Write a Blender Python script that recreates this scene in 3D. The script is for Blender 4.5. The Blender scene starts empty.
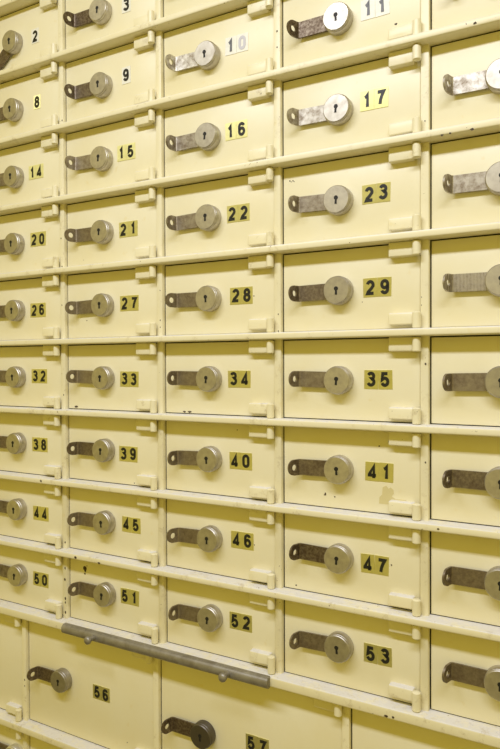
import bpy, bmesh, math, random
from mathutils import Matrix, Vector
random.seed(7)
S = bpy.context.scene
COL = S.collection
ZS = 0.25                      # the cabinet stands this much above the measuring datum
PI = math.pi

# ------------------------------------------------------------------ helpers
def tag(o, label=None, cat=None, group=None, kind=None):
    if label: o['label'] = label
    if cat: o['category'] = cat
    if group: o['group'] = group
    if kind: o['kind'] = kind
    return o

def link(name, me, parent=None, loc=(0, 0, 0)):
    o = bpy.data.objects.new(name, me)
    COL.objects.link(o)
    o.parent = parent
    o.location = loc
    return o

def to_mesh(name, bm, mats, smooth=None):
    bmesh.ops.recalc_face_normals(bm, faces=bm.faces[:])
    me = bpy.data.meshes.new(name)
    bm.to_mesh(me); bm.free()
    for m in (mats if isinstance(mats, (list, tuple)) else [mats]): me.materials.append(m)
    if smooth is not None:
        me.polygons.foreach_set('use_smooth', [True] * len(me.polygons))
        try: me.set_sharp_from_angle(angle=math.radians(smooth))
        except Exception: pass
    return me

def box(bm, x0, x1, y0, y1, z0, z1, bev=0, seg=2, only=None):
    """box; bev rounds the edges for which only(edge middle) is true"""
    vs = [bm.verts.new((x, y, z)) for x in (x0, x1) for y in (y0, y1) for z in (z0, z1)]
    q = [(0,1,3,2), (4,6,7,5), (0,4,5,1), (2,3,7,6), (0,2,6,4), (1,5,7,3)]
    fs = [bm.faces.new([vs[i] for i in f]) for f in q]
    if bev:
        es = {e for f in fs for e in f.edges}
        es = [e for e in es if only is None or only((e.verts[0].co + e.verts[1].co) / 2)]
        bmesh.ops.bevel(bm, geom=es, offset=bev, segments=seg, affect='EDGES', profile=0.5)
    return bm

def lathe(bm, prof, seg=40, axis='Y', c=(0, 0, 0)):
    """turn (radius, height) pairs about an axis; Y points out of the wall towards -Y"""
    rings = []
    for r, h in prof:
        ring = []
        for k in range(seg if r > 1e-7 else 1):
            a = 2 * PI * k / seg
            if axis == 'Y': p = (c[0] + r * math.cos(a), c[1] - h, c[2] + r * math.sin(a))
            else: p = (c[0] + r * math.cos(a), c[1] + r * math.sin(a), c[2] + h)
            ring.append(bm.verts.new(p))
        rings.append(ring)
    for a, b in zip(rings, rings[1:]):
        n = max(len(a), len(b))
        for k in range(n):
            f = [a[k % len(a)], a[(k + 1) % len(a)], b[(k + 1) % len(b)], b[k % len(b)]]
            f = [v for i, v in enumerate(f) if v not in f[:i]]
            if len(f) > 2: bm.faces.new(f)
    return bm

# ------------------------------------------------------------------ materials
def mat(name, build):
    m = bpy.data.materials.new(name); m.use_nodes = True
    nt = m.node_tree
    b = nt.nodes['Principled BSDF']
    build(nt, b)
    return m

def node(nt, typ, **kw):
    n = nt.nodes.new(typ)
    for k, v in kw.items():
        if k in n.inputs: n.inputs[k].default_value = v
        else: setattr(n, k, v)
    return n

def noise(nt, scale, detail=4, rough=.6, vec=None, off=0):
    n = node(nt, 'ShaderNodeTexNoise', Scale=scale, Detail=detail, Roughness=rough)
    if vec is None:
        g = node(nt, 'ShaderNodeNewGeometry'); vec = g.outputs['Position']
    if off:
        a = node(nt, 'ShaderNodeVectorMath', operation='ADD'); a.inputs[1].default_value = (off, off * .7, off * 1.3)
        nt.links.new(vec, a.inputs[0]); vec = a.outputs[0]
    nt.links.new(vec, n.inputs['Vector'])
    return n.outputs['Fac']

def ramp(nt, fac, lo, hi):
    r = node(nt, 'ShaderNodeMapRange'); r.inputs['From Min'].default_value = lo; r.inputs['From Max'].default_value = hi
    nt.links.new(fac, r.inputs['Value']); return r.outputs[0]

def mix(nt, fac, a, b):
    m = node(nt, 'ShaderNodeMix', data_type='RGBA')
    if isinstance(fac, (int, float)): m.inputs[0].default_value = fac
    else: nt.links.new(fac, m.inputs[0])
    for s, v in ((6, a), (7, b)):
        if isinstance(v, tuple): m.inputs[s].default_value = (*v, 1)
        else: nt.links.new(v, m.inputs[s])
    return m.outputs[2]

def mul(nt, a, b):
    m = node(nt, 'ShaderNodeMath', operation='MULTIPLY')
    for s, v in ((0, a), (1, b)):
        if isinstance(v, (int, float)): m.inputs[s].default_value = v
        else: nt.links.new(v, m.inputs[s])
    return m.outputs[0]

def bump(nt, b, fac, strength, dist=.001):
    n = node(nt, 'ShaderNodeBump', Strength=strength, Distance=dist)
    nt.links.new(fac, n.inputs['Height']); nt.links.new(n.outputs[0], b.inputs['Normal'])

CREAM = (.84, .785, .565); CREAM2 = (.82, .752, .50)
def paint(chip=0., dust=0.):
    def f(nt, b):
        c = mix(nt, ramp(nt, noise(nt, 9, 5, .65), .38, .66), CREAM, CREAM2)
        c = mix(nt, mul(nt, ramp(nt, noise(nt, 70, 3, .5, off=3), .66, .74), .35), c, (.78, .66, .33))
        if dust:
            d = ramp(nt, noise(nt, 55, 5, .7, off=11), .30, .52)
            c = mix(nt, mul(nt, d, dust), c, (.735, .715, .70))
            k = ramp(nt, noise(nt, 160, 4, .7, off=5), .60, .72)
            c = mix(nt, mul(nt, k, .55), c, (.50, .45, .38))
        if chip:
            k = mul(nt, ramp(nt, noise(nt, 90, 6, .75, off=41), .54, .70), ramp(nt, noise(nt, 14, 3, .6, off=47), .44, .60))
            c = mix(nt, mul(nt, k, .6), c, (.46, .37, .20))
            k = mul(nt, ramp(nt, noise(nt, 230, 3, .6, off=21), .69, .71), ramp(nt, noise(nt, 24, 2, .5, off=33), .52, .58))
            c = mix(nt, mul(nt, k, chip), c, (.14, .09, .045))
        nt.links.new(c, b.inputs['Base Color'])
        b.inputs['Roughness'].default_value = .38 if not dust else .6
        bump(nt, b, noise(nt, 120, 3, .5, off=2), .12, .0006)
    return f
M_PAINT = mat('cream_paint', paint())
M_WORN = mat('cream_paint_chipped', paint(chip=.8))
M_DUST = mat('cream_paint_dusty', paint(chip=.8, dust=.95))
M_CHIP = mat('bare_metal_chip', lambda nt, b: (b.inputs['Base Color'].__setattr__('default_value', (.06, .038, .02, 1)), b.inputs['Roughness'].__setattr__('default_value', .7)))
M_STAIN = mat('brown_stain', lambda nt, b: (b.inputs['Base Color'].__setattr__('default_value', (.66, .58, .31, 1)), b.inputs['Roughness'].__setattr__('default_value', .4)))
M_DARK = mat('keyhole_black', lambda nt, b: (b.inputs['Base Color'].__setattr__('default_value', (.008, .007, .006, 1)), b.inputs['Roughness'].__setattr__('default_value', .6)))
M_INNER = mat('inside_shade', lambda nt, b: (b.inputs['Base Color'].__setattr__('default_value', (.06, .05, .03, 1)), b.inputs['Roughness'].__setattr__('default_value', .8)))  # near-black, puts the shade of the door gaps into the colour

def ocol(nt, sep=True):
    oi = node(nt, 'ShaderNodeObjectInfo')
    s = node(nt, 'ShaderNodeSeparateColor'); nt.links.new(oi.outputs['Color'], s.inputs[0])
    return s.outputs, oi
def f_lock(nt, b):
    (r, g, bl), oi = ocol(nt)          # red = how tarnished this lock is
    tc = node(nt, 'ShaderNodeTexCoord')
    n = noise(nt, 140, 5, .6)
    c = mix(nt, ramp(nt, n, .35, .7), (.60, .565, .49), (.46, .42, .35))
    c = mix(nt, r, c, (.10, .085, .07))
    c = mix(nt, g, c, (.86, .86, .84))
    nt.links.new(c, b.inputs['Base Color'])
    b.inputs['Metallic'].default_value = .85
    q = node(nt, 'ShaderNodeMapRange'); q.inputs['To Min'].default_value = .36; q.inputs['To Max'].default_value = .5
    nt.links.new(n, q.inputs['Value']); nt.links.new(q.outputs[0], b.inputs['Roughness'])
    bump(nt, b, noise(nt, 700, 2, .5), .08, .0003)
M_LOCK = mat('dull_steel_lock', f_lock)
def f_hasp(nt, b):
    (r, g, bl), oi = ocol(nt)          # red = how rusty, green = how much is rubbed bright
    n1 = noise(nt, 130, 6, .7); n2 = noise(nt, 330, 4, .7, off=4)
    c = mix(nt, ramp(nt, n1, .32, .7), (.34, .285, .205), (.235, .185, .128))
    c = mix(nt, mul(nt, r, ramp(nt, n2, .25, .62)), c, (.085, .055, .034))
    c = mix(nt, mul(nt, g, ramp(nt, n1, .66, .40)), c, (.64, .61, .54))
    tc = node(nt, 'ShaderNodeTexCoord'); wv = node(nt, 'ShaderNodeTexWave', Scale=230.0, Distortion=1.5); wv.bands_direction = 'X'
    nt.links.new(tc.outputs['Object'], wv.inputs['Vector'])
    c = mix(nt, mul(nt, bl, ramp(nt, wv.outputs['Fac'], .35, .7)), c, (.60, .56, .47))
    nt.links.new(c, b.inputs['Base Color'])
    b.inputs['Metallic'].default_value = .8
    q = node(nt, 'ShaderNodeMapRange'); q.inputs['To Min'].default_value = .34; q.inputs['To Max'].default_value = .6
    nt.links.new(n1, q.inputs['Value']); nt.links.new(q.outputs[0], b.inputs['Roughness'])
    bump(nt, b, n2, .25, .0005)
M_HASP = mat('rusted_steel_hasp', f_hasp)
AROT = 0
def f_stick(base, metallic, rough, aniso=0):
    def f(nt, b):
        c = mix(nt, ramp(nt, noise(nt, 150, 4, .6), .45, .75), base, tuple(v * .88 for v in base))
        nt.links.new(c, b.inputs['Base Color'])
        b.inputs['Metallic'].default_value = metallic; b.inputs['Roughness'].default_value = rough
        if aniso:
            b.inputs['Anisotropic'].default_value = aniso
            tg = node(nt, 'ShaderNodeTangent'); tg.direction_type = 'RADIAL'; tg.axis = 'Z'; nt.links.new(tg.outputs[0], b.inputs['Tangent']); b.inputs['Anisotropic Rotation'].default_value = AROT
    return f
M_GOLD = mat('gold_foil_sticker', f_stick((.88, .84, .40), .85, .5, .9))
M_GLARE = mat('glare_sticker', f_stick((.86, .85, .76), 0, .4))  # gold foil sticker with lamp glare put into its colour
M_INK = mat('black_ink', lambda nt, b: (b.inputs['Base Color'].__setattr__('default_value', (.012, .012, .011, 1)), b.inputs['Roughness'].__setattr__('default_value', .42)))
M_GLAREINK = mat('glare_ink', lambda nt, b: (b.inputs['Base Color'].__setattr__('default_value', (.56, .55, .60, 1)), b.inputs['Roughness'].__setattr__('default_value', .42)))  # black ink with strong glare painted into its colour
M_SHEENINK = mat('sheen_ink', lambda nt, b: (b.inputs['Base Color'].__setattr__('default_value', (.12, .12, .125, 1)), b.inputs['Roughness'].__setattr__('default_value', .42)))  # black ink, greyed in its colour to stand for weaker glare
def f_bar(nt, b):
    n = noise(nt, 60, 6, .7)
    c = mix(nt, ramp(nt, n, .4, .62), (.33, .31, .275), (.24, .215, .175))
    c = mix(nt, mul(nt, ramp(nt, noise(nt, 25, 4, .6, off=9), .54, .66), .25), c, (.50, .46, .38))
    nt.links.new(c, b.inputs['Base Color']); b.inputs['Metallic'].default_value = .55; b.inputs['Roughness'].default_value = .45
    bump(nt, b, n, .2, .0006)
M_BAR = mat('grey_bar_paint', f_bar)
def f_plain(c1, c2, rough, sc):
    def f(nt, b):
        nt.links.new(mix(nt, noise(nt, sc), c1, c2), b.inputs['Base Color']); b.inputs['Roughness'].default_value = rough
    return f
M_WALL = mat('wall_paint', f_plain((.72, .66, .46), (.66, .60, .40), .8, 6))
M_FLOOR = mat('floor_lino', f_plain((.28, .25, .19), (.22, .19, .14), .5, 14))
M_CEIL = mat('ceiling_white', f_plain((.80, .78, .70), (.76, .74, .66), .9, 6))

# ------------------------------------------------------------------ layout (metres; wall plane y = 0, room at -y)
G = [-.8577, -.6877, -.5152, -.3437, -.1723, -.0009]     # left edge of each door column
P = .0185                                               # how far the rails stand out
def rail_z(k): return 1.3345 + (5 - k) * .1 + ZS           # underside of rail k; row r hangs under rail r
BIG = [-1.0250, -.7731, -.5251, -.2599, -.0009]
Z9, Z10, Z11 = .9300 + ZS, .7600 + ZS, .5900 + ZS
X0, X1 = -1.045, .0120
TOP = rail_z(-2)

# ------------------------------------------------------------------ cabinet
cab = bpy.data.objects.new('locker_cabinet', None); COL.objects.link(cab)
cab.location = ((X0 + X1) / 2, .15, 0)
tag(cab, 'cream steel cabinet frame of rails and dividers holding all the numbered lockers', 'cabinet')
def cpart(name, me): return link(name, me, cab, (-cab.location.x, -.15, 0))
def rail(z, h):
    bm = bmesh.new()
    box(bm, X0, X1, -P, .0015, z, z + h, .0022, 3, lambda c: c.y < -P + .001)
    box(bm, X0, X1, .0014, .28, z + .0004, z + h - .0004)
    for f in bm.faces:
        if max(v.co.y for v in f.verts) > .1: f.material_index = 2
    for f in bm.faces:
        if f.material_index == 0 and f.calc_center_median().z > z + h - .0012: f.material_index = 1
    cpart('rail', to_mesh('rail', bm, [M_WORN, M_DUST, M_INNER], 40))
for k in range(-2, 9): rail(rail_z(k), .008)
rail(Z9, .0118); rail(Z10, .0105); rail(Z11, .0105)
def divider(x, z0, z1):
    bm = bmesh.new(); box(bm, x - .0094, x - .0006, -.005, .0015, z0, z1, .0012, 2, lambda c: c.y < -.004)
    box(bm, x - .0090, x - .0010, .0014, .27, z0, z1)  # rear part coloured dark so the gap beside the door looks shaded
    for f in bm.faces:
        if max(v.co.y for v in f.verts) > .1: f.material_index = 1
    cpart('divider', to_mesh('divider', bm, [M_WORN, M_INNER], 40))
for g in G + [-1.0310]: divider(g, Z9 + .004, TOP + .004)
for g in BIG: divider(g, Z11 + .004, Z9 + .004)
bm = bmesh.new(); box(bm, X0 - .008, X0, -.012, .30, .05, TOP + .03, .002); cpart('side_panel', to_mesh('side_panel', bm, M_PAINT, 40))
bm = bmesh.new(); box(bm, X1, X1 + .008, -.012, .30, .05, TOP + .03, .002); cpart('side_panel', to_mesh('side_panel', bm, M_PAINT, 40))
bm = bmesh.new(); box(bm, X0, X1, -.012, .30, TOP + .008, TOP + .03, .002); cpart('top_panel', to_mesh('top_panel', bm, M_PAINT, 40))
bm = bmesh.new(); box(bm, X0, X1, -.010, .28, .05, Z11, .002); cpart('plinth', to_mesh('plinth', bm, M_PAINT, 40))
bm = bmesh.new(); box(bm, X0, X1, .28, .30, .05, TOP + .03); cpart('back_panel', to_mesh('back_panel', bm, M_INNER))
bm = bmesh.new(); box(bm, X0 + .01, X1 - .01, -.0, .29, 0, .05); cpart('base', to_mesh('base', bm, M_INNER))

# ------------------------------------------------------------------ locker parts (origin of a locker: left edge of its door on rail underside)
def door_mesh(w, z0, z1):
    bm = bmesh.new(); box(bm, .0008, w - .0105, 0, .006, z0, z1, .0008, 2, lambda c: c.y < .001)
    return to_mesh('door', bm, M_PAINT, 40)

def lock_mesh():
    bm = bmesh.new()
    lathe(bm, [(0, 0), (.0154, 0), (.0159, .0006), (.0159, .0088), (.0156, .0094), (.0152, .0097), (.0152, .0119), (.0144, .0127), (0, .0127)], 56)
    return to_mesh('lock', bm, M_LOCK, 28)
def keyhole_mesh():
    pts = []
    a0 = math.radians(-62)
    for k in range(17):
        a = a0 + (2 * PI - 2 * (PI / 2 + a0)) * k / 16 * 1.0
        a = math.radians(-62) + math.radians(304) * k / 16
        pts.append((.0024 * math.cos(a), .0016 + .0024 * math.sin(a)))
    pts += [(-.0013, -.0052), (.0013, -.0052)]
    bm = bmesh.new()
    f = bm.faces.new([bm.verts.new((x, -.0130, z)) for x, z in pts])
    r = bmesh.ops.extrude_face_region(bm, geom=[f]); bmesh.ops.translate(bm, vec=(0, .0006, 0), verts=[v for v in r['geom'] if isinstance(v, bmesh.types.BMVert)])
    return to_mesh('keyhole', bm, M_DARK)

def hasp_mesh(splay=14, tab=.0180, body=.0462, hh=.0090):
    """flat strap running left from the lock, its end bent towards the room and pierced by an eye"""
    bend = math.radians(90 - splay); R = .0022; arc = R * bend
    th = .0022; n0 = .0032
    R0 = hh
    tb = body + arc
    tc = tb + tab - arc - R0                     # centre of eye along the unrolled strap
    def roll(t, n, z):
        """unrolled (t, thickness n) -> x, y"""
        if t <= body: x, y = -t, n0 + n
        elif t <= tb:
            a = (t - body) / R; rr = R + th - n
            x = -body - rr * math.sin(a); y = n0 + th + R - rr * math.cos(a)
        else:
            a = bend; rr = R + th - n; d = t - tb
            x = -body - rr * math.sin(a) - d * math.cos(a); y = n0 + th + R - rr * math.cos(a) + d * math.sin(a)
        return Vector((x, -y, z))
    bm = bmesh.new()
    # columns of the plain strap
    ts = [0, body * .3, body * .6, body] + [body + arc * k / 6 for k in range(1, 7)]
    ts = [t for t in ts if t < tc - R0 * .55 - 1e-5] + [max(tb, tc - hh)]
    ts = sorted(set(ts))
    zs = [-hh, -hh * .5, 0, hh * .5, hh]
    grid = {}
    faces = []                                    # faces as lists of (t, z)
    for a, b in zip(ts, ts[1:]):
        for c, d in zip(zs, zs[1:]): faces.append([(a, c), (b, c), (b, d), (a, d)])
    tl = ts[-1]
    # ring around the eye
    N = 40; re = .0036
    outer = []
    cand = []
    for k in range(N):
        a = 2 * PI * k / N
        ca, sa = math.cos(a), math.sin(a)
        if ca >= 0: o = (tc + R0 * ca, R0 * sa)
        else:
            s = min((tc - tl) / -ca if ca < -1e-9 else 9, hh / abs(sa) if abs(sa) > 1e-9 else 9)
            o = (tc + s * ca, s * sa)
        cand.append((o, (tc + re * ca, re * sa)))
    for k in range(N):
        (o1, i1), (o2, i2) = cand[k], cand[(k + 1) % N]
        faces.append([o1, o2, i2, i1])
    for cz in (hh, -hh):                           # square corners the ring misses
        best = sorted(range(N), key=lambda k: (cand[k][0][0] - tl) ** 2 + (cand[k][0][1] - cz) ** 2)[:2]
        o = [cand[k][0] for k in best]
        if all((p[0] - tl) ** 2 + (p[1] - cz) ** 2 > 1e-9 for p in o): faces.append([o[0], (tl, cz), o[1]])
    vert = {}
    def V(t, z, n):
        key = (round(t, 6), round(z, 6), n)
        if key not in vert: vert[key] = bm.verts.new(roll(t, n, z))
        return vert[key]
    edge = {}
    for f in faces:
        try:
            bm.faces.new([V(t, z, 0) for t, z in f][::-1]); bm.faces.new([V(t, z, th) for t, z in f])
        except ValueError: continue
        for p, q in zip(f, f[1:] + f[:1]):
            k = frozenset(((round(p[0], 6), round(p[1], 6)), (round(q[0], 6), round(q[1], 6))))
            edge[k] = edge.get(k, []) + [(p, q)]
    for k, v in edge.items():
        if len(v) == 1 and len(k) == 2:
            p, q = v[0]
            if abs(p[0] - tl) < 1e-6 and abs(q[0] - tl) < 1e-6: continue
            try: bm.faces.new([V(*p, 0), V(*q, 0), V(*q, th), V(*p, th)])
            except ValueError: pass
    return to_mesh('hasp', bm, M_HASP, 35)

def lug_mesh(z0, z1):
    bm = bmesh.new(); box(bm, -.0015, .0255, -.0082, .0005, z0, z1, .0016, 3, lambda c: c.y < -.001)
    for f in bm.faces:
        if f.calc_center_median().z > z1 - .0012: f.material_index = 1
    return to_mesh('hinge', bm, [M_WORN, M_DUST], 45)
def knuckle_mesh(z0, z1):
    bm = bmesh.new(); r = .0044
    lathe(bm, [(0, z0), (r * .75, z0), (r, z0 + .001), (r, z1 - .001), (r * .75, z1), (0, z1)], 20, 'Z', (.0294, -.0100, 0))
    return to_mesh('knuckle', bm, M_WORN, 45)

# digits: strokes in a 1 x 1.55 box, widened to a bold condensed face
def arc(cx, cy, rx, ry, a0, a1, n=14): return [(cx + rx * math.cos(math.radians(a0 + (a1 - a0) * k / n)), cy + ry * math.sin(math.radians(a0 + (a1 - a0) * k / n))) for k in range(n + 1)]
DIG = {
 '0': [(arc(.5, 1.06, .37, .38, 0, 180) + arc(.5, .49, .37, .38, 180, 360), True)],
 '1': [([(.24, 1.12), (.42, 1.22), (.56, 1.40), (.56, .06)], False)],
 '2': [(arc(.5, 1.06, .36, .38, 165, -20) + [(.62, .66), (.22, .30), (.14, .12), (.90, .12)], False)],
 '3': [(arc(.48, 1.12, .34, .32, 160, -75) + arc(.48, .47, .38, .36, 80, -160), False)],
 '4': [([(.66, .06), (.66, 1.40), (.10, .44), (.10, .38), (.94, .38)], False)],
 '5': [([(.84, 1.42), (.26, 1.42), (.18, .76)] + arc(.50, .52, .37, .40, 135, -160), False)],
 '6': [(arc(.5, 1.06, .36, .38, 20, 180) + arc(.5, .49, .36, .38, 180, 360)[0:] + arc(.5, .50, .36, .38, 0, 170), False)],
 '7': [([(.12, 1.40), (.88, 1.40), (.66, .98), (.50, .55), (.42, .06)], False)],
 '8': [(arc(.5, 1.12, .32, .32, 0, 360), True), (arc(.5, .46, .37, .37, 0, 360), True)],
 '9': [(arc(.5, .49, .36, .38, 200, 360) + arc(.5, 1.06, .36, .38, 0, 180) + arc(.5, 1.05, .36, .38, 180, 350), False)],
}
def digit_mesh(ch, w, h, m):
    bm = bmesh.new()
    sw = .185
    def P3(x, y, n): return ((x - .5) * w, n, (y / 1.55 - .5) * h)
    for si, (pts, closed) in enumerate(DIG[ch]):
        pts = [p for i, p in enumerate(pts) if i == 0 or math.dist(p, pts[i - 1]) > 1e-4]
        if closed and math.dist(pts[0], pts[-1]) < 1e-4: pts = pts[:-1]
        n = len(pts); L = []; Rr = []
        for i, p in enumerate(pts):
            a = pts[i - 1] if (i or closed) else None; b = pts[(i + 1) % n] if (i < n - 1 or closed) else None
            d1 = Vector((p[0] - a[0], p[1] - a[1])).normalized() if a else None
            d2 = Vector((b[0] - p[0], b[1] - p[1])).normalized() if b else None
            if d1 is None: d1 = d2
            if d2 is None: d2 = d1
            n1 = Vector((-d1.y, d1.x)); n2 = Vector((-d2.y, d2.x)); m2 = (n1 + n2)
            m2 = m2.normalized() if m2.length > 1e-3 else n1
            k = sw / max(.45, m2.dot(n1))
            L.append((p[0] + m2.x * k, p[1] + m2.y * k)); Rr.append((p[0] - m2.x * k, p[1] - m2.y * k))
        y = -.0001 * si
        fr = [[bm.verts.new(P3(*q, -.00025 + y)) for q in s] for s in (L, Rr)]
        bk = [[bm.verts.new(P3(*q, 0)) for q in s] for s in (L, Rr)]
        rng = range(n if closed else n - 1)
        for i in rng:
            j = (i + 1) % n
            for f in ((fr[0][i], fr[0][j], fr[1][j], fr[1][i]), (fr[0][i], bk[0][i], bk[0][j], fr[0][j]), (fr[1][i], fr[1][j], bk[1][j], bk[1][i])):
                try: bm.faces.new(f)
                except ValueError: pass
    return to_mesh('digit', bm, m)
def sticker_mesh(w, h, m):
    bm = bmesh.new(); box(bm, -w / 2, w / 2, -.0004, .0003, -h / 2, h / 2)
    return to_mesh('number_sticker', bm, m)

W = [b - a for a, b in zip(G, G[1:])]
LOCK, KEY, HASP = lock_mesh(), keyhole_mesh(), hasp_mesh()
HASPS = [HASP, hasp_mesh(22), hasp_mesh(8), hasp_mesh(28)]
UP_S, LO_S, LO_9 = lug_mesh(.0842, .0998), lug_mesh(.0125, .0250), lug_mesh(.0145, .0275)
UPK_S, LOK_S, LOK_9 = knuckle_mesh(.0838, .0992), knuckle_mesh(.0082, .0254), knuckle_mesh(.0076, .0280)
UP_B, UPK_B = lug_mesh(.1550, .1698), knuckle_mesh(.1540, .1692)
DOOR = {}
DIGM, STICK = {}, {}
def get(d, k, fn):
    if k not in d: d[k] = fn()
    return d[k]

def chip(t, x, z, pts, m=M_CHIP, label=None, name='paint_chip'):
    """irregular flake on the door face; pts in mm around (x, z) in mm"""
    bm = bmesh.new()
    f = bm.faces.new([bm.verts.new((px / 1000, -.00025, pz / 1000)) for px, pz in pts])
    r = bmesh.ops.extrude_face_region(bm, geom=[f]); bmesh.ops.translate(bm, vec=(0, .0004, 0), verts=[v for v in r['geom'] if isinstance(v, bmesh.types.BMVert)])
    o = link(name, to_mesh(name, bm, m), t, (x / 1000, 0, z / 1000))
    if label: o['label'] = label
    return o
def blob(r, seed, stretch=1., n=11):
    rr = random.Random(seed)
    return [(r * stretch * math.cos(2 * PI * k / n) * rr.uniform(.6, 1.15), r * math.sin(2 * PI * k / n) * rr.uniform(.6, 1.15)) for k in range(n)]

def locker(x, zb, w, label, num=None, at=None, mode='gold', big=False, row=4, lock_at=None, rust=.4, bright=.1, tarnish=.12, pale=0., rib=0., hang=0., hv=0, st=None, lower=True, kr=0):
    t = bpy.data.objects.new('locker', None); COL.objects.link(t)
    t.location = (x, 0, zb)
    tag(t, label, 'locker', 'numbered lockers in the cream cabinet')
    z0, z1 = (.0090, .0987) if not big else (.0118, .1688)
    if row == 8: z0 = .0083
    link('door', get(DOOR, (round(w, 4), z0, z1), lambda: door_mesh(w, z0, z1)), t)
    sh = .0005 * (row - 5)
    lx, lz = lock_at or (.0712 - (.0025 if x < -.80 else 0), .0532 + sh)
    lk = link('lock', LOCK, t, (lx, 0, lz)); lk.color = (tarnish, pale, 0, 1); lk.rotation_euler = (0, math.radians(kr), 0)
    link('keyhole', KEY, lk)
    hp = link('hasp', HASPS[hv], t, (lx, 0, lz)); hp.color = (rust, bright, rib, 1)
    hp.rotation_euler = (0, -math.radians(hang), 0)
    hx = w - .0412
    if big: hu, hk, hl, hlk, dz = UP_B, UPK_B, LO_S, LOK_S, .003
    else: hu, hk, hl, hlk, dz = UP_S, UPK_S, (LO_9 if row == 8 else LO_S), (LOK_9 if row == 8 else LOK_S), 0
    a = link('hinge', hu, t, (hx, 0, 0)); link('knuckle', hk, a)
    if lower: a = link('hinge', hl, t, (hx, 0, dz)); link('knuckle', hlk, a)
    if num:
        sw, sh = st or (.0156, .0204)
        n = len(num)
        for i, ch in enumerate(num):
            cx = at[0] + (i - (n - 1) / 2) * (sw + .0003)
            ms = M_GLARE if mode.startswith('white') else M_GOLD
            mi = M_INK
            if mode == 'white_glare': mi = M_SHEENINK if (i == 0 or num == '11') else M_GLAREINK
            s = link('number_sticker', get(STICK, (sw, sh, ms.name), lambda: sticker_mesh(sw, sh, ms)), t, (cx, -.0002, at[1]))
            s['label'] = ('white' if mode.startswith('white') else 'yellow') + ' sticker with ' + ('black' if mi == M_INK else 'glare-greyed') + ' digit ' + ch  # white and grey here are glare put into the colours
            s.rotation_euler = (0, math.radians(random.uniform(-1.5, 1.5)), 0)
            link('digit', get(DIGM, (ch, mi.name), lambda: digit_mesh(ch, .0090, .0150, mi)), s, (random.uniform(-.0006, .0006), -.0005, random.uniform(-.0006, .0006)))
    return t

AT = {2:(110.5,52.5), 3:(111.8,51.9), 8:(113.0,55.8), 9:(111.0,58.1), 10:(110.1,57.8), 11:(111.9,55.4), 14:(109.6,54.8), 15:(110.1,56.0), 16:(108.9,54.8), 17:(110.7,57.3), 20:(112.6,56.1), 21:(112.7,53.0), 22:(111.2,54.5), 23:(112.9,55.9), 26:(111.2,52.1), 27:(113.5,53.9), 28:(115.0,54.5), 29:(114.0,54.5), 32:(112.6,54.9), 33:(112.7,51.9), 34:(111.7,53.4), 35:(115.1,54.3), 38:(112.4,53.8), 39:(110.1,50.7), 40:(113.4,53.6), 41:(116.2,53.9), 44:(113.2,51.7), 45:(114.4,55.0), 46:(115.1,56.6), 47:(111.1,52.1), 50:(111.9,53.5), 51:(111.0,56.7), 52:(112.5,56.2), 53:(114.5,53.3)}
ONES = 'zero one two three four five six seven eight nine ten eleven twelve thirteen fourteen fifteen sixteen seventeen eighteen nineteen'.split()
TENS = '_ _ twenty thirty forty fifty'.split()
def words(n): return ONES[n] if n < 20 else TENS[n // 10] + ('-' + ONES[n % 10] if n % 10 else '')
NOTE = {2: 'its rusty hasp hanging down to the left', 3: 'sticker whitened by glare, cut off by the top edge', 8: 'a single digit on a small yellow sticker', 9: 'a single digit on a sticker whitened by glare',
        10: 'sticker whitened by glare, its zero washed out', 11: 'sticker whitened by glare and dark speckled rusty hasp', 16: 'pale yellow sticker and steel lock', 17: 'pale yellow sticker and bright lock',
        23: 'a small scratch near its top left corner', 41: 'brown stain above its lower hinge', 51: 'dark paint chip near its top edge', 15: 'greyish hasp with a pale eye'}
HASPCOL = {2: (.8, 0), 3: (.95, 0), 9: (.8, .1), 10: (.0, 1.), 11: (1., .0), 15: (0, .35), 16: (.4, .45), 17: (.3, .7), 14: (.2, .2), 22: (.25, .3), 23: (.35, .35), 21: (.4, .1), 28: (.5, .15), 29: (.7, .05), 33: (.1, .15), 34: (.3, .1), 35: (.3, .2), 39: (.7, .05), 40: (.4, .15), 41: (.7, .05), 47: (.9, .0), 45: (.2, .1), 46: (.35, .1), 51: (.4, .1), 52: (.3, .1), 53: (.45, .1)}
things = {}
for n in range(2, 54):
    r, c = divmod(n - 2, 6)
    if c > 3: continue
    if n in (5,): continue
    mode = 'white' if n in (2, 3, 9) else 'white_glare' if n in (10, 11) else 'gold'  # white modes paint lamp glare onto the gold stickers
    st = {2: (.0150, .0212), 3: (.0150, .0215), 9: (.0148, .0222), 8: (.0136, .0198), 10: (.0158, .0212), 11: (.0158, .0215), 14: (.0148, .0200), 15: (.0152, .0210), 16: (.0152, .0208), 17: (.0156, .0212), 23: (.0156, .0204)}.get(n)
    row = ['top', 'second', 'third', 'fourth', 'fifth', 'sixth', 'seventh', 'eighth', 'ninth'][r]
    note = NOTE.get(n, 'round steel lock and brown hasp')
    lab = f'cream steel locker numbered {words(n)} ({n}), {note}'
    if n == 4: lab = 'cream locker directly above number ten (10), only its lower right corner in the photo'
    rs, br = HASPCOL.get(n, (random.uniform(.25, .6), random.uniform(.05, .2)))
    things[n] = locker(G[c], rail_z(r + 1), W[c], lab, str(n), tuple(v / 1000 for v in AT.get(n, (114, 58))), mode, row=r, rust=rs, bright=br, st=st,
                       tarnish=random.uniform(.0, .16), hang={2: 37}.get(n, random.uniform(-2, 2)), hv=random.choice([0, 0, 1, 2]), kr=random.uniform(-5, 5))
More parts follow.
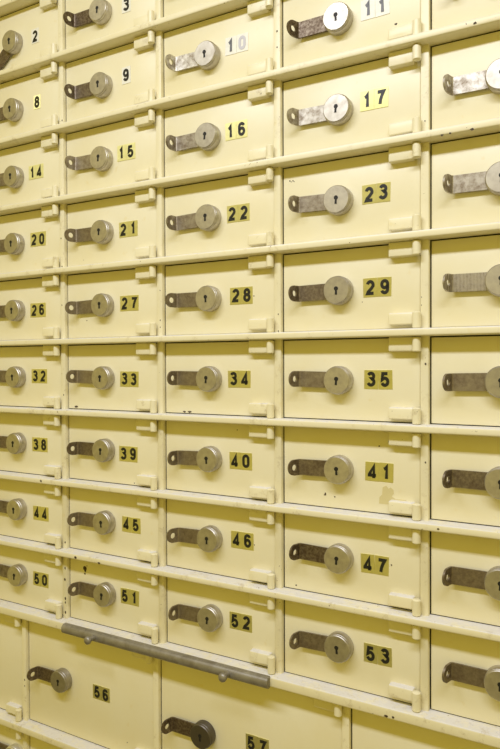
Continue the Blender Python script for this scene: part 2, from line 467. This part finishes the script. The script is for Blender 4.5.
# the right-hand column: its numbers lie beyond the edge of the photo
right = {1: ('at the top right corner, right of number eleven (11)', .5, .1), 2: ('with bright scuffed hasp at right edge, beside number seventeen (17)', .15, .85), 3: ('with worn grey hasp at right edge, beside number twenty-three (23)', .15, .5),
         4: ('with ribbed brown hasp at right edge, beside number twenty-nine (29)', .5, .3), 5: ('with brown hasp at right edge, beside number thirty-five (35)', .3, .15), 6: ('with dark hasp at right edge, beside number forty-one (41)', .8, .1),
         7: ('with brown hasp at right edge, beside number forty-seven (47)', .5, .05), 8: ('with brown hasp at right edge, beside number fifty-three (53)', .45, .05)}
for r, (txt, rs, br) in right.items():
    locker(G[4], rail_z(r + 1), W[4], 'cream locker ' + txt, rib=.7 if r == 4 else 0, row=r, rust=rs, bright=br, tarnish=random.uniform(0, .15), hang=random.uniform(-1, 1), hv=0)
locker(G[0], rail_z(0), W[0], 'sliver of cream locker above number two (2), in the top left corner', row=-1)
# the large lockers under the thick rail
BW = [b - a for a, b in zip(BIG, BIG[1:])]
ZB = Z10
locker(BIG[0], ZB, BW[0], 'large cream locker at the left edge, left of number fifty-six (56)', big=True, row=9, lock_at=(.074, .080), rust=.6)
things[56] = locker(BIG[1], ZB, BW[1], 'large cream locker numbered fifty-six (56) under the grey bar with dark hasp', '56', (-BIG[1] - .6290, .8466 + ZS - ZB), big=True, row=9, lock_at=(.0730, .0903), rust=.75, bright=0, tarnish=.35, st=(.0152, .0195))
things[57] = locker(BIG[2], ZB, BW[2], 'large cream locker numbered fifty-seven (57) at bottom edge with blackened lock', '57', (-BIG[2] - .3801, .8452 + ZS - ZB), big=True, row=9, lock_at=(.0697, .0794), rust=.9, bright=0, tarnish=.9, st=(.0158, .0200))
locker(BIG[3], ZB, BW[3], 'large cream locker at the bottom right corner, right of number fifty-seven (57)', big=True, row=9, lock_at=(.074, .080), rust=.6)
locker(BIG[0], Z11, BW[0], 'large cream locker in the bottom left corner with a pale lock near its hinge', big=True, row=10, lock_at=(.2250, .1215), rust=.5, tarnish=0, pale=.9)
locker(BIG[1], Z11, BW[1], 'large shaded cream locker directly below number fifty-six (56)', big=True, row=10, lock_at=(.074, .075), rust=.6)

# paint damage that the photo shows on single doors
chip(things[51], 29.6, 82.3, [(-3.2, 2.6), (-.8, 4.2), (2.2, 3.2), (3.4, .6), (2.4, -1), (1.8, -3.8), (.2, -4.8), (-1.4, -1.8), (-3.2, -.6)], label='dark bare patch of chipped paint')
chip(things[51], 29.6, 75.6, blob(1.5, 3)); chip(things[51], 33.5, 87, blob(.9, 31))
chip(things[41], 52.3, 23.8, [(-1.2, -1.8), (.4, 1.8), (1.6, .6), (1.4, -1.6)]); chip(things[41], 64.4, 21.6, blob(.8, 5))
chip(things[41], 116.2, 82, blob(.9, 6)); chip(things[41], 127.6, 87.0, blob(2.2, 8, .7))
chip(things[41], 126.0, 32.5, [(-10, -13), (-9.5, -6), (-6.5, -3), (-6, 5), (-2, 7), (.5, 4), (3, 5.5), (6, 3), (6.5, -1), (4, -4), (8, -6.4), (20, -6.6), (20, -13)], M_STAIN, 'brown stain of bare varnish', 'stain')
for dx, dz, r in ((-2.5, .5, .9), (-.8, -.6, .7), (1.5, .2, .8), (3, -.8, .5)): chip(things[23], 11.7 + dx, 83 + dz, blob(r, int(dx * 10)), m=M_CHIP)
for n, x, z, r in ((47, 129.8, 54.0, .95), (27, 37.0, 33.2, .8), (29, 97, 39.1, .6), (46, 132.0, 53.2, .8), (21, 31.3, 18.1, .5), (40, 108.6, 91.1, .7), (28, 132.5, 53.1, .8), (47, 16, 13.4, 1.0), (33, 15, 11.8, 1.6), (34, 30, 11, 1.2), (34, 38, 11, 1.4), (39, 120, 12, .8), (56, 190, 30, .7)):
    chip(things[n], x, z, blob(r, int(x * 7), 1.0 if r < 1.1 else 2.2))
def fchip(kind, x, n, z, r, s=1.):
    bm = bmesh.new(); f = bm.faces.new([bm.verts.new((px / 1000, 0, pz / 1000)) for px, pz in blob(r, int(x * 1e4), s)])
    q = bmesh.ops.extrude_face_region(bm, geom=[f]); bmesh.ops.translate(bm, vec=(0, .0006, 0), verts=[v for v in q['geom'] if isinstance(v, bmesh.types.BMVert)])
    cpart(kind, to_mesh(kind, bm, M_CHIP)).location = (x - cab.location.x, -n - .0003 - .15, z + ZS)
for x, z, r in ((-.1249, 1.6375, 1.3), (-.2034, 1.6567, 1.2), (-.1564, 1.5345, 1.2), (-.1486, 1.5350, .9), (-.1275, 1.5350, 1.4), (-.1599, 1.1383, 1.0), (-.7239, 1.1389, 1.5), (-.6579, 1.0379, 2.0), (-.6148, 1.0365, 1.7), (-.2141, .9330, 1.5), (-.2065, .9335, 1.2)): fchip('paint_chip', x, P, z, r, 1.4)
for x, z, r in ((-.6910, 1.0514, 1.6), (-.6915, 1.0141, 2.0), (-.6920, .9978, 2.2), (-.6915, .9703, 2.4), (-.6915, .9647, 1.8), (-.6915, .9503, 2.2), (-.6915, 1.2628, 1.2), (-.5190, 1.4017, .9), (-.5190, 1.3631, 1.1), (-.5190, 1.3541, 1.), (-.3475, 1.3640, 1.), (-.3475, 1.3443, 1.2), (-.1760, 1.3055, 1.4), (-.1760, 1.2029, 1.2), (-.1804, 1.3668, .7), (-.1804, 1.3751, .7), (-.3480, 1.6915, 1.5), (-.3480, 1.6730, 1.2), (-.1770, 1.5565, .9), (-.6940, 1.4858, 1.3), (-.6925, 1.4459, 1.2), (-.6900, 1.6520, 1.3), (-.7765, .8328, 1.5), (-.7765, .8237, 1.2)): fchip('paint_chip', x, .005, z, r, .7)

# ------------------------------------------------------------------ the sliding bar on the thick rail
bar = bpy.data.objects.new('locking_bar', None); COL.objects.link(bar); bar.location = (-.5188, -P, .9368 + ZS)
tag(bar, 'grey metal bar with two round pegs along the thick rail above number fifty-six (56)', 'bar')
bm = bmesh.new(); box(bm, -.1590, .1660, -.0085, .0002, -.0072, .0062, .0058, 5, lambda c: c.y < -.008 and abs(c.x) < .1)
link('bar', to_mesh('bar', bm, M_BAR, 40), bar)
for px in (-.6178, -.4055):
    bm = bmesh.new()
    lathe(bm, [(0, .006), (.0034, .006), (.0034, .0165), (.0050, .0175), (.0054, .0195), (.0050, .0215), (.0034, .0228), (0, .0234)], 24)
    link('peg', to_mesh('peg', bm, M_BAR, 50), bar, (px + .5188, 0, .0005))

# ------------------------------------------------------------------ room
def room(name, x0, x1, y0, y1, z0, z1, m):
    bm = bmesh.new(); box(bm, x0, x1, y0, y1, z0, z1)
    tag(link(name, to_mesh(name, bm, m)), kind='structure')
room('floor', -3.2, 2.4, -3.0, .40, -.05, 0, M_FLOOR)
room('wall_back', -3.2, 2.4, .31, .40, 0, 2.75, M_WALL)

# ------------------------------------------------------------------ light
def area(name, loc, target, sx, sy, energy, col):
    l = bpy.data.lights.new(name, 'AREA'); l.shape = 'RECTANGLE'; l.size = sx; l.size_y = sy; l.energy = energy; l.color = col
    o = bpy.data.objects.new(name, l); COL.objects.link(o); o.location = loc
    d = Vector(target) - Vector(loc); o.rotation_euler = d.to_track_quat('-Z', 'Y').to_euler()
    return o
area('fluorescent_lamp', (-.20, -.83, 2.17 + ZS), (-.20, -.70, 1.10 + ZS), 1.35, .12, 17.0, (.89, .94, 1.14))
w = bpy.data.worlds.new('room_light'); S.world = w; w.use_nodes = True
bg = w.node_tree.nodes['Background']; bg.inputs[0].default_value = (1, .79, .12, 1); bg.inputs[1].default_value = .58

# ------------------------------------------------------------------ camera
yaw, pitch, roll, f = math.radians(29.5), .01672, .00358, 654.487
c, s = math.cos(yaw), math.sin(yaw)
R = Vector((c, s, 0)); F = Vector((-s, c, 0)); U = Vector((0, 0, 1))
F2 = math.cos(pitch) * F - math.sin(pitch) * U; U2 = math.sin(pitch) * F + math.cos(pitch) * U
r2 = math.cos(roll) * R - math.sin(roll) * U2; u2 = math.sin(roll) * R + math.cos(roll) * U2
cam = bpy.data.cameras.new('camera'); co = bpy.data.objects.new('camera', cam); COL.objects.link(co)
co.matrix_world = Matrix(((r2.x, u2.x, -F2.x, 0), (r2.y, u2.y, -F2.y, -.6868), (r2.z, u2.z, -F2.z, 1.30662 + ZS), (0, 0, 0, 1)))
cam.sensor_fit = 'VERTICAL'; cam.sensor_height = 36; cam.lens = f / 749 * 36; cam.clip_start = .01
S.camera = co
S.view_settings.view_transform = 'Standard'; S.view_settings.look = 'None'; S.view_settings.gamma = 1; S.view_settings.use_curve_mapping = False
S.view_settings.exposure = 0
